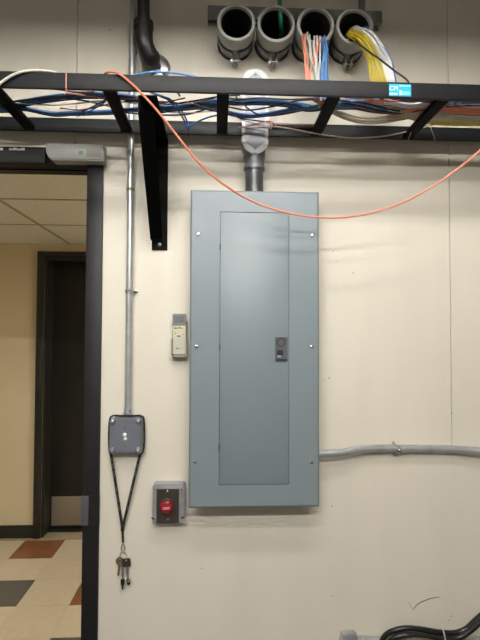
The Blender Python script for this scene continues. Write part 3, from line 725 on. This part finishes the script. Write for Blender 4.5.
# ------------------------------------------------------------------ remote in its wall holder
rx0, rx1 = PY(171.3, 335, -.03).x, PY(187.2, 335, -.03).x
rz0, rz1 = PY(179, 357, -.03).z, PY(179, 314, -.03).z
rh = thing('remote_holder', ((rx0 + rx1) / 2, 0, rz0), 'taupe plastic wall holder carrying the small remote', 'holder')
obj('back', outline(B(), rrect(rx0 + .001, rx1 - .001, rz0, rz1 - .02, .006), -.008, -.0003, .001), 'holder', rh, smooth=40)
obj('cup_side', outline(B(), rrect(rx0, rx0 + .004, rz0 + .002, rz0 + .058, .0015), -.034, -.0081), 'holder', rh)
obj('cup_side', outline(B(), rrect(rx1 - .004, rx1, rz0 + .002, rz0 + .058, .0015), -.034, -.0081), 'holder', rh)
obj('cup_bottom', outline(B(), rrect(rx0 + .0041, rx1 - .0041, rz0, rz0 + .006, .0015), -.034, -.0081), 'holder', rh)
rm = thing('remote_control', ((rx0 + rx1) / 2, -.02, rz0), 'small ivory remote control with a grey screen end', 'remote control')
a0, a1 = rx0 + .0045, rx1 - .0045
b0, b1 = rz0 + .0065, rz1
obj('body', outline(B(), rrect(a0, a1, b0, b1, .006), -.030, -.0085, .003), 'remcream', rm, smooth=40)
zz = b0 + (b1 - b0) * .72
obj('screen_bezel', outline(B(), rrect(a0 - .0012, a1 + .0012, zz, b1 + .0008, .005), -.0315, -.0303, .0008), 'remgrey', rm, smooth=40)
obj('screen', outline(B(), rrect(a0 + .004, a1 - .004, zz + .009, b1 - .006, .002), -.0321, -.0316), 'lcd', rm)
boxo('screen_mark', 'latch', rm, a1 - .016, a1 - .012, -.0325, -.0322, zz + .012, zz + .015)
obj('keypad', outline(B(), rrect(a0 + .003, a1 - .003, b0 + (b1 - b0) * .43, zz - .001, .003), -.0310, -.0303), 'remyellow', rm)
aw = a1 - a0
for fx, fz, w_, h_, m_ in ((.22, .655, .20, .030, 'latch'), (.52, .66, .20, .030, 'latch'), (.47, .46, .30, .028, 'latch'), (.36, .16, .16, .030, 'latch'), (.2, .57, .1, .03, 'remcream'), (.5, .56, .1, .05, 'remcream'), (.8, .57, .1, .03, 'remcream'), (.75, .65, .1, .03, 'remgrey'), (.2, .52, .1, .02, 'remgrey'), (.8, .5, .1, .02, 'remgrey'), (.6, .16, .1, .02, 'holder')):
    obj('button', outline(B(), rrect(a0 + aw * (fx - w_ / 2), a0 + aw * (fx + w_ / 2), b0 + (b1 - b0) * (fz - h_ / 2), b0 + (b1 - b0) * (fz + h_ / 2), .0007, 2), -.0322, -.0303), m_, rm)
obj('slide_cover', outline(B(), rrect(a0 + .002, a1 - .002, b0 + .002, b0 + (b1 - b0) * .41, .003), -.0312, -.0303, .0004), 'remcream', rm, smooth=40)

# ------------------------------------------------------------------ cables
def cable(col, r, pts, label, group=None, name=None, n=7, seg=8, cat='cable'):
    """pts: Vectors, (px, py) = lying in the runway at that pixel, (px, py, y) = at depth y"""
    out = []
    for p in pts:
        if isinstance(p, Vector): out.append(p)
        elif len(p) == 2: out.append(PZ(p[0], p[1], RTOP + r + .0012))
        else: out.append(PY(*p))
    o = obj(name or col.replace('light', 'light_') + '_cable', tube(B(), smooth_path(out, n), r, seg), 'c_' + col, None, smooth=40)
    return tag(o, label, cat, group)
def off(pts, dx, dy, dz=0): return [Vector((p[0] + dx, p[1] + dy, p[2] + dz)) for p in pts]
def tray(pts, lift=.0): return [PZ(a, b, RTOP + lift) for a, b in pts]

# blue patch cables lying in the left half of the runway
L1 = 'blue network cable in the thick bundle left of the bracket'
main = tray([(-60, 112), (0, 107), (20, 104), (40, 100.5), (60, 98), (80, 96), (105, 96), (135, 99), (160, 107), (180, 107), (200, 104.5), (220, 102), (240, 103), (265, 102.5), (290, 105), (312, 109), (340, 104), (372, 103), (400, 104), (430, 102), (480, 103), (540, 103)], .006)
main = [p + Vector((0, 0, .018 * min(1, max(0, (p.x - .38) / .12)))) for p in main]
GB = 'blue network cables lying along the runway'
LB_ = 'blue network cable running lengthwise in the runway'
for i, (dy, dz, c) in enumerate(((0, 0, 'blue'), (.006, .0005, 'blue'), (-.006, .0, 'navy'), (.003, .006, 'lightblue'), (-.003, .006, 'blue'), (.0115, .0, 'navy'), (-.0115, .001, 'blue'), (.009, .007, 'blue'))):
    nm = {'blue': LB_, 'navy': 'navy network cable running lengthwise in the runway', 'lightblue': 'light blue network cable running lengthwise in the runway'}[c]
    cable(c, .0031, [p + Vector((random.uniform(-.004, .004), dy + random.uniform(-.003, .003), dz)) for p in main], nm, GB if c == 'blue' else ('navy network cables along the runway' if c == 'navy' else None))
low = tray([(-60, 106), (0, 110), (22, 108.5), (40, 112), (55, 114), (70, 113.5), (85, 113), (112, 112), (125, 110), (145, 109), (165, 109), (185, 108), (205, 107), (240, 115), (262, 115), (285, 111), (310, 108), (350, 106), (400, 110), (480, 107), (540, 106)], .004)
low = [p + Vector((0, 0, .020 * min(1, max(0, (p.x - .38) / .12)))) for p in low]
for i, (dy, dz, c) in enumerate(((0, 0, 'blue'), (.0055, .0, 'lightblue'), (.011, 0, 'navy'), (.003, .0055, 'blue'), (-.0055, .001, 'blue'))):
    cable(c, .0028, [p + Vector((0, dy + random.uniform(-.002, .002), dz)) for p in low],
          {'blue': 'blue network cable dipping towards the wall side of the runway', 'lightblue': 'light blue network cable dipping towards the wall side of the runway', 'navy': 'navy network cable dipping towards the wall side of the runway'}[c], 'blue cables on the wall side of the runway' if c == 'blue' else None)
for k, d in enumerate((0, 3)):
    cable('blue', .0024, [(78, 113 + d), (90, 108 + d), (105, 100 + d * .6), (112, 97, -.2), (118, 92, -.2)], 'blue network cable crossing diagonally near the bracket', 'diagonal blue cables')
cable('blue', .0028, [(150, 92, -.25), (160, 96), (168, 100), (177, 109), (184, 120), (187, 128, -.10), (190, 126, -.10), (196, 122.5), (205, 118.5), (216, 115.5), (235, 113)], 'blue network cable drooping in a loop between the rungs')
cable('blue', .0026, [(152, 93, -.25), (163, 96.5), (172, 100.5), (181, 110), (187, 121), (189, 131, -.11), (188, 136, -.11)], 'blue network cable end hanging below the runway')
cable('navy', .0025, [(150, 113), (163, 115), (185, 114.5), (200, 111), (212, 107), (225, 105)], 'navy network cable sagging behind the bracket')
cable('black', .0022, [(146, 98), (165, 104), (190, 101.5), (216, 97), (240, 95)], 'thin black cable slanting between bracket and rung')
cable('brown', .002, [(150, 101), (170, 102), (190, 104), (214, 98)], 'thin brown cable between bracket and rung')
cable('black', .0022, [(236, 97), (245, 106), (255, 113), (266, 116), (285, 114), (303, 110), (322, 104), (340, 101)], 'thin black cable curving past the conduit body')
cable('navy', .0022, [(228, 113), (240, 118), (255, 120.5), (270, 122)], 'short navy cable end beside the conduit body')
cable('pink', .0021, [(186, 101), (200, 105.5), (215, 109), (230, 113), (243, 120), (255, 123), (268, 123.5, -.09)], 'pale pink cable slanting across the rung')
cable('maroon', .002, [(60, 108), (80, 110), (100, 106), (118, 102.5), (140, 101), (160, 103), (185, 98)], 'dark red cable weaving through the blue bundle')
cable('red', .002, [(-40, 90, -.3), (0, 86.5, -.3), (20, 87.2, -.3), (45, 88.2, -.3), (60, 89.8, -.3), (75, 92, -.295), (95, 92, -.29)], 'thin red cable showing under the front rail')
cable('salmon', .0022, [(66, 93, -.26), (90, 96), (120, 98.5), (150, 98)], 'salmon cable tucked behind the front rail')
cable('pink', .0021, [(238, 127, -.10), (255, 127.5, -.10), (272, 126.5, -.11), (288, 128.5, -.11), (305, 131.5, -.10), (322, 134.5, -.09), (345, 137.5, -.09), (362, 138, -.09), (385, 136, -.085), (405, 132, -.08), (420, 128, -.075), (440, 123)], 'pale pink cable sagging below the far rail')
cable('brown', .0045, [(262, 125, -.065), (280, 124.5, -.064), (300, 125.5, -.064), (318, 126, -.064)], 'dark brown cable end along the far rail')
cable('salmon', .0018, [(250, 124, -.085), (260, 122.5), (270, 121), (276, 125, -.09)], 'salmon cable loop at the conduit body')
for k in range(2):
    o = obj('twist_tie', tube(B(), smooth_path([PY(266 + k * 3, 120, -.1), PY(265 + k * 3, 125, -.11), PY(268 + k * 3, 129, -.1), PY(270 + k * 2, 124, -.09)], 5), .001, 6), 'c_white', None)
    tag(o, 'white twist tie at the conduit body', 'cable tie', 'twist ties')
cable('black', .0022, [(-30, 112), (0, 104), (18, 101), (40, 98), (58, 96.5), (80, 100), (100, 104), (118, 108), (150, 111)], 'thin black cable rising over the blue bundle towards the bracket')
cable('white', .0020, [(-30, 99), (0, 101), (30, 104), (55, 105), (80, 103), (105, 101), (140, 104), (170, 112), (200, 112), (230, 109)], 'thin white cable among the blue ones near the door closer')
cable('navy', .0024, [(120, 112), (145, 114), (165, 112), (190, 107), (215, 104), (245, 110), (270, 107), (295, 101), (320, 99)], 'navy cable weaving past the rung and the conduit body')
cable('lightblue', .0026, [(228, 100), (250, 99), (275, 100), (300, 103), (318, 106), (345, 102), (380, 99)], 'light blue cable arching behind the front rail')
cable('black', .0022, [(228, 98), (240, 99), (262, 98), (290, 99.5), (320, 97.5)], 'thin black cable just behind the front rail')
# right half
cable('navy', .0032, [(322, 100), (340, 100.5), (362, 103), (383, 108), (400, 111), PZ(425, 112, RTOP + .02), PZ(450, 111, RTOP + .024)], 'navy cable slanting back under the cyan label')
cable('navy', .0032, [(322, 102.5), (340, 103), (360, 106), (380, 111), (400, 113), PZ(425, 114, RTOP + .02), PZ(460, 114, RTOP + .024)], 'lower navy cable slanting back under the cyan label')
cable('maroon', .0030, [(322, 106), (337, 106.5), (352, 108), (370, 111.5), (388, 113.5), (402, 113.5), (418, 111), (432, 108), (455, 106), (500, 105)], 'dark red cable under the cyan label')
cable('red', .0024, [(345, 97.5), (365, 98.5), (385, 101), (400, 100.5), (420, 100), (450, 100.5)], 'bright red cable just behind the front rail')
for k in range(5):
    cable('grey' if k % 2 else 'beige', .0034, [PZ(a, b + (k - 2) * 1.15, RTOP + .004) if b < 116 else PZ(a, b + (k - 2) * 1.3, RTOP + .002 + .004 * (k % 2)) for a, b in ((318, 104), (335, 112), (348, 117), (362, 120), (380, 120), (400, 117), (420, 114), (440, 114.5), (465, 118), (510, 120))],
          ('grey' if k % 2 else 'beige') + ' cable in the thick pale sagging bundle', ('grey' if k % 2 else 'beige') + ' cables of the pale bundle')
for k in range(4):
    cable('salmon' if k % 2 else 'orange', .0034, [PZ(a, b + k * 1.7, RTOP + .0045 + .002 * (k % 2)) for a, b in ((400, 111), (425, 108), (443, 106.5), (456, 107.5), (468, 108.5), (482, 109), (540, 110))],
          ('salmon' if k % 2 else 'orange') + ' cable in the runway beside the rung wrapped in pale strands', ('salmon' if k % 2 else 'orange') + ' cables beside the rung')
for k in range(3):
    cable('white', .0033, [PZ(a, b + k * 1.6, RTOP + .007) for a, b in ((385, 99), (400, 103), (412, 104), (428, 102.5), (445, 101), (460, 102.5), (482, 104), (540, 104))], 'white cable on top of the bundle beside the rung wrapped in pale strands', 'white cables beside the rung')
for k in range(3):
    cable('blue', .0032, [PZ(a, b + k * 1.5, RTOP + .006) for a, b in ((400, 97), (425, 98.5), (447, 101), (462, 100), (482, 99.5), (540, 99))], 'bright blue cable on top of the bundle beside the rung wrapped in pale strands', 'blue cables beside the rung')
for k in range(4):
    cable('beige', .0036, [PZ(a, b + k * 1.8, RTOP + .004) for a, b in ((405, 112), (425, 114), (445, 115), (465, 115.5), (485, 115.5), (540, 115))], 'beige cable low in the bundle beside the rung wrapped in pale strands', 'beige cables beside the rung')
# thin pale strands tied round a rung
for pts in ([(445, 103, -.27), (430, 112, -.2), (416, 121, -.12), (412, 130, -.10), (408, 140, -.095)], [(418, 118, -.12), (428, 123, -.10), (432, 131, -.095), (435, 141, -.09)]):
    cable('ivory', .0011, [Vector(PY(*p)) + Vector((0, 0, 0)) for p in pts], 'thin pale strand hanging from a rung', 'loose strands', name='tie_strand')
for dy in (0, .012):
    o = obj('tie_strand', tube(B(), smooth_path([PY(412, 125 - dy * 160, -.09 - dy), PY(420, 128 - dy * 160, -.1 - dy), PY(432, 125 - dy * 160, -.1 - dy)], 5), .0011, 6), 'c_ivory', None)
    tag(o, 'pale strand wrapped round a rung', 'cable tie', 'wrapped strands')

# cables spilling from the third sleeve
def spill(col, i, sx, ex, sy, r, tgt, label, group, mid=0.0):
    a = PY(sx, sy, -.02); b = PY(sx, sy + 1, -.115)
    j = lambda q: random.uniform(-q, q)
    sy += j(2.0)
    pts = [Vector((a.x, .12, SLZ - .04)), Vector((a.x, -.02, SLZ - .044)), PY(sx - .3, sy + 2, -.10), PY(sx, sy, -.120), PY(sx + j(.4), sy + 3, -.134), PY(lerp(sx, ex, .3) + mid + j(1.2), sy + 11, -.148 + j(.008)), PY(lerp(sx, ex, .65) + mid * .6 + j(1.2), sy + 25, -.158 + j(.008)), PY(ex, 76, -.165), PY(ex + 2, 88, -.175)] + tgt
    cable(col, r, pts, label, group)
S3 = 'cables spilling from the sleeve with orange and blue cables'
def tg(x0, row): return [PZ(x0 + 6, row, RTOP + .008), PZ(x0 + 34, row + 2, RTOP + .008), PZ(x0 + 80, row + 3, RTOP + .01)]
random.seed(3)
for k, (sx, ex) in enumerate(((303, 306), (304.5, 307.5), (318, 308.5), (320.5, 310))):
    spill('salmon' if k in (1,) else 'orange', k, sx, ex, 37, .0029, tg(ex, 99 + k), 'orange cable falling from the sleeve beside white ones' if k != 1 else 'salmon cable falling from the sleeve beside white ones', S3 + ', orange')
for k, (sx, ex) in enumerate(((307.5, 311.5), (309.5, 313.5), (314.5, 315), (317, 317), (320, 318.5))):
    spill('ivory' if k < 2 else 'white', k, sx, ex, 34 + k * .6, .0029, tg(ex, 101 + k), ('ivory' if k < 2 else 'white') + ' cable falling from the sleeve with orange and blue cables', S3 + (', ivory' if k < 2 else ', white'))
for k, (sx, ex) in enumerate(((321.5, 320.5), (322.5, 322.5), (323.5, 324.3), (324.5, 326), (325, 327.5), (323, 325))):
    spill('lightblue' if k % 2 else 'blue', k, sx, ex, 37 + (k % 3), .0029, tg(ex, 102 + k), ('light blue' if k % 2 else 'blue') + ' cable falling from the sleeve with orange and white cables', S3 + (', light blue' if k % 2 else ', blue'), 1.0)
cable('grey', .0026, [Vector((.262, .1, SLZ - .04)), PY(304, 36, -.08), PY(305, 42, -.13), PY(309, 56, -.165), PY(314, 72, -.175), PY(316, 86, -.18), PZ(322, 101, RTOP + .012)], 'grey cable crossing over the orange cables from the sleeve')
# yellow, white and blue cables arching from the last sleeve
random.seed(5)
jj = lambda q: random.uniform(-q, q)
S4 = 'cables arching from the last sleeve'
for k in range(9):
    t = k / 8.0
    x_end = 371 + 15 * t
    pts = [Vector((.375 + .03 * t, .10, SLZ - .03)), PY(344 + 4 * t, 38 - 5 * t, -.06), PY(349 + 6 * t, 37 - 6 * t, -.118), PY(357 + 8 * t + jj(.6), 42 - 6 * t + jj(.6), -.150 - .02 * (k % 3)), PY(364 + 10 * t + jj(1), 53 - 5 * t + jj(.6), -.165 - .012 * (k % 3)), PY(368 + 13 * t + jj(1), 66 - 3 * t, -.17 - .006 * (k % 2)), PY(x_end, 80, -.17), PY(x_end + 3, 93, -.165),
           PZ(x_end + 12, 104 + k * .4, RTOP + .012), PZ(x_end + 32, 116 + k * .5, RTOP + .006), PZ(x_end + 60, 121 + k * .5, RTOP + .004), PZ(540, 120 + k * .6, RTOP + .004)]
    cable('yellow', .0024, pts, 'yellow cable arching out of a conduit sleeve into the runway', S4 + ', yellow')
for k in range(7):
    t = k / 6.0
    x_end = 386.5 + 7.5 * t
    pts = [Vector((.40 + .02 * t, .10, SLZ - .02)), PY(348 + 4 * t, 32 - 2 * t, -.05), PY(356 + 5 * t, 30 - 2 * t, -.118), PY(368 + 5 * t + jj(.5), 37 - 3 * t + jj(.8), -.155 - .012 * (k % 2)), PY(377 + 6 * t + jj(.8), 51 - 4 * t + jj(.6), -.165 - .012 * (k % 2)), PY(383 + 7.5 * t, 65 - 2 * t, -.17), PY(x_end, 80, -.17), PY(x_end + 3, 93, -.165),
           PZ(x_end + 12, 103 + k * .5, RTOP + .014), PZ(x_end + 40, 105 + k, RTOP + .010), PZ(540, 106 + k, RTOP + .008)]
    cable('white', .0024, pts, 'white cable arching out of a conduit sleeve beside yellow ones', S4 + ', white')
cable('blue', .0026, [Vector((.44, .1, SLZ - .01)), PY(362, 29, -.08), PY(372, 33.5, -.13), PY(381, 43, -.16), PY(388, 54, -.17), PY(393, 66, -.17), PY(395.5, 80, -.17), PY(398, 94, -.165), PZ(410, 104, RTOP + .012), PZ(460, 106, RTOP + .01)], 'blue cable along the outer edge of the white arch')
cable('black', .0026, [PY(352, 37, -.09), PY(358, 43, -.175), PY(366, 49.5, -.21), PY(380, 59.5, -.25), PY(395, 71, -.28), PY(407, 80, -.30), PY(411, 88, -.297), PZ(425, 100, RTOP + .01)], 'black cable slanting from a conduit sleeve over the yellow ones')
# green ground wire into the second sleeve
cable('green', .0072, [Vector((.187, -.10, CEIL - .001)), PY(279, -20, -.105), PY(280, 10, -.10), PY(281, 25, -.085), PY(281.5, 36, -.045), Vector((.188, .05, SLZ - .02)), Vector((.186, .2, SLZ - .03))], 'thick green wire dropping into a grey conduit sleeve')

# orange patch cord looping below the runway
cable('orange', .0030, [PZ(60, 99, RTOP + .006), PZ(85, 97, RTOP + .012), PY(100, 80, -.26), PY(106, 72.8, -.312), PY(113, 71.8, -.319), PY(121, 75, -.3235), PY(132, 84, -.3245), PY(145, 97, -.325), PY(160, 114, -.315), PY(178, 137, -.295), PY(200, 164, -.27), PY(222, 183, -.245), (248, 199, -.215), (275, 209.5, -.20), (302, 215.5, -.19), (330, 217.8, -.185), (355, 216, -.185), (380, 210.5, -.19), (405, 201.5, -.2), (430, 188, -.22), (455, 171, -.245), (480, 150.5, -.27), (510, 122, -.30), (530, 104, -.325), (545, 92, -.3255), (556, 84.5, -.318), (562, 100, -.26), PZ(580, 105, RTOP + .006)],
      'long orange patch cord drooping in front of the panel', cat='cable')
cable('ivory', .0034, [PZ(-40, 104, RTOP + .01), PY(-15, 97, -.322), PY(-4, 87, -.3235), PY(4, 80.5, -.324), PY(12, 75.5, -.3232), PY(22, 71.8, -.320), PY(33, 70.4, -.316), PY(44, 70.8, -.309), PY(56, 73, -.295), PY(75, 82, -.26), PZ(100, 98, RTOP + .006)], 'ivory cable looping over the top of the front rail')
cable('lightblue', .0028, [PY(112, 84, -.26), PY(128, 77.5, -.28), PY(140, 73.8, -.29), PY(152, 72, -.295), (165, 72, -.295), (178, 73.5, -.293), PY(192, 76, -.29), PY(206, 80.5, -.285), PY(225, 90, -.26)], 'light blue cable humping up behind the front rail')
cable('blue', .0026, [PY(146, 80, -.27), PY(153, 74, -.285), PY(158, 70.5, -.29), PY(163, 73, -.29), PY(170, 82, -.28), PY(180, 96, -.24)], 'short blue cable bump below the black elbow')
# orange velcro tie round the front rail
zt_ = thing('rail_tie', PY(66, 80, NY), 'thin orange tie knotted round the front rail', 'cable tie')
p0 = PY(66.3, 71.7, NY - .001); 
loop = [Vector((p0.x, NY - .0015, RZ0 - .001)), Vector((p0.x, NY - .0015, RZ1 + .0012)), Vector((p0.x, NY + RT + .0015, RZ1 + .0012)), Vector((p0.x, NY + RT + .0015, RZ0 - .0015)), Vector((p0.x, NY - .0012, RZ0 - .0015))]
obj('loop', tube(B(), loop, .0014, 6), 'c_salmon', zt_)
obj('tail', tube(B(), smooth_path([Vector((p0.x, NY - .001, RZ0 - .002)), PY(66, 92, NY), PY(64.5, 94.5, NY)], 4), .0013, 6), 'c_salmon', zt_)

# ------------------------------------------------------------------ black cables and conduit at the foot of the wall
fc = thing('steel_conduit', PY(370, 639, -.02), 'galvanised steel conduit stub low on the wall with black cables', 'conduit')
obj('tube', tube(B(), [PY(340.5, 640, -.02), PY(372, 640.5, -.02), PY(500, 641, -.02)], .0125, 16), 'emt', fc, smooth=40)
a = PY(341, 633, -.02); b = PY(357, 640, -.02)
obj('strap', outline(B(), [(a.x, b.z), (a.x + .002, a.z), (b.x - .010, a.z + .002), (b.x, a.z - .006), (b.x, b.z)], -.031, -.008, .002), 'galvbox', fc, smooth=40)
obj('coupling', tube(B(), [PY(361, 640.5, -.02), PY(364, 640.5, -.02)], .0142, 16), 'zinc', fc, smooth=40)
cable('black', .0085, [PY(380, 655, -.03), PY(382, 641, -.035), PY(388, 633.5, -.042), PY(398, 629.5, -.05), PY(410, 628.3, -.053), PY(425, 630, -.053), PY(440, 632.5, -.052), PY(455, 633, -.05), PY(466, 629, -.05), PY(474, 622, -.055), PY(484, 613, -.06), PY(500, 600, -.07)], 'thick black cable arching over the low conduit', name='black_cable', cat='cable', seg=12)
cable('black', .0085, [PY(384, 660, -.05), PY(388, 645, -.055), PY(395, 637.5, -.062), PY(408, 635, -.066), PY(425, 636.5, -.067), PY(442, 638.5, -.066), PY(458, 638, -.066), PY(470, 631, -.07), PY(480, 622, -.074), PY(498, 607, -.08)], 'lower thick black cable tied to the one above it', name='black_cable', cat='cable', seg=12)
cable('lime', .008, [PY(396, 652, -.07), PY(402, 643, -.075), PY(414, 640, -.078), PY(428, 641.5, -.08), PY(445, 645, -.08), PY(480, 646, -.08)], 'olive cable partly hidden under the black ones', name='olive_cable', seg=12)
zt2 = obj('zip_tie', tube(B(), smooth_path([PY(442, 628.3, -.055), PY(443, 629.5, -.064), PY(444, 633.5, -.0765), PY(445.5, 641, -.0765), PY(446, 645, -.07), PY(445, 643, -.055), PY(443, 636, -.0425), PY(442, 628.5, -.05)], 4), .0022, 6), 'ziptie', None, smooth=40)
tag(zt2, 'pale nylon zip tie round the black cables', 'cable tie')
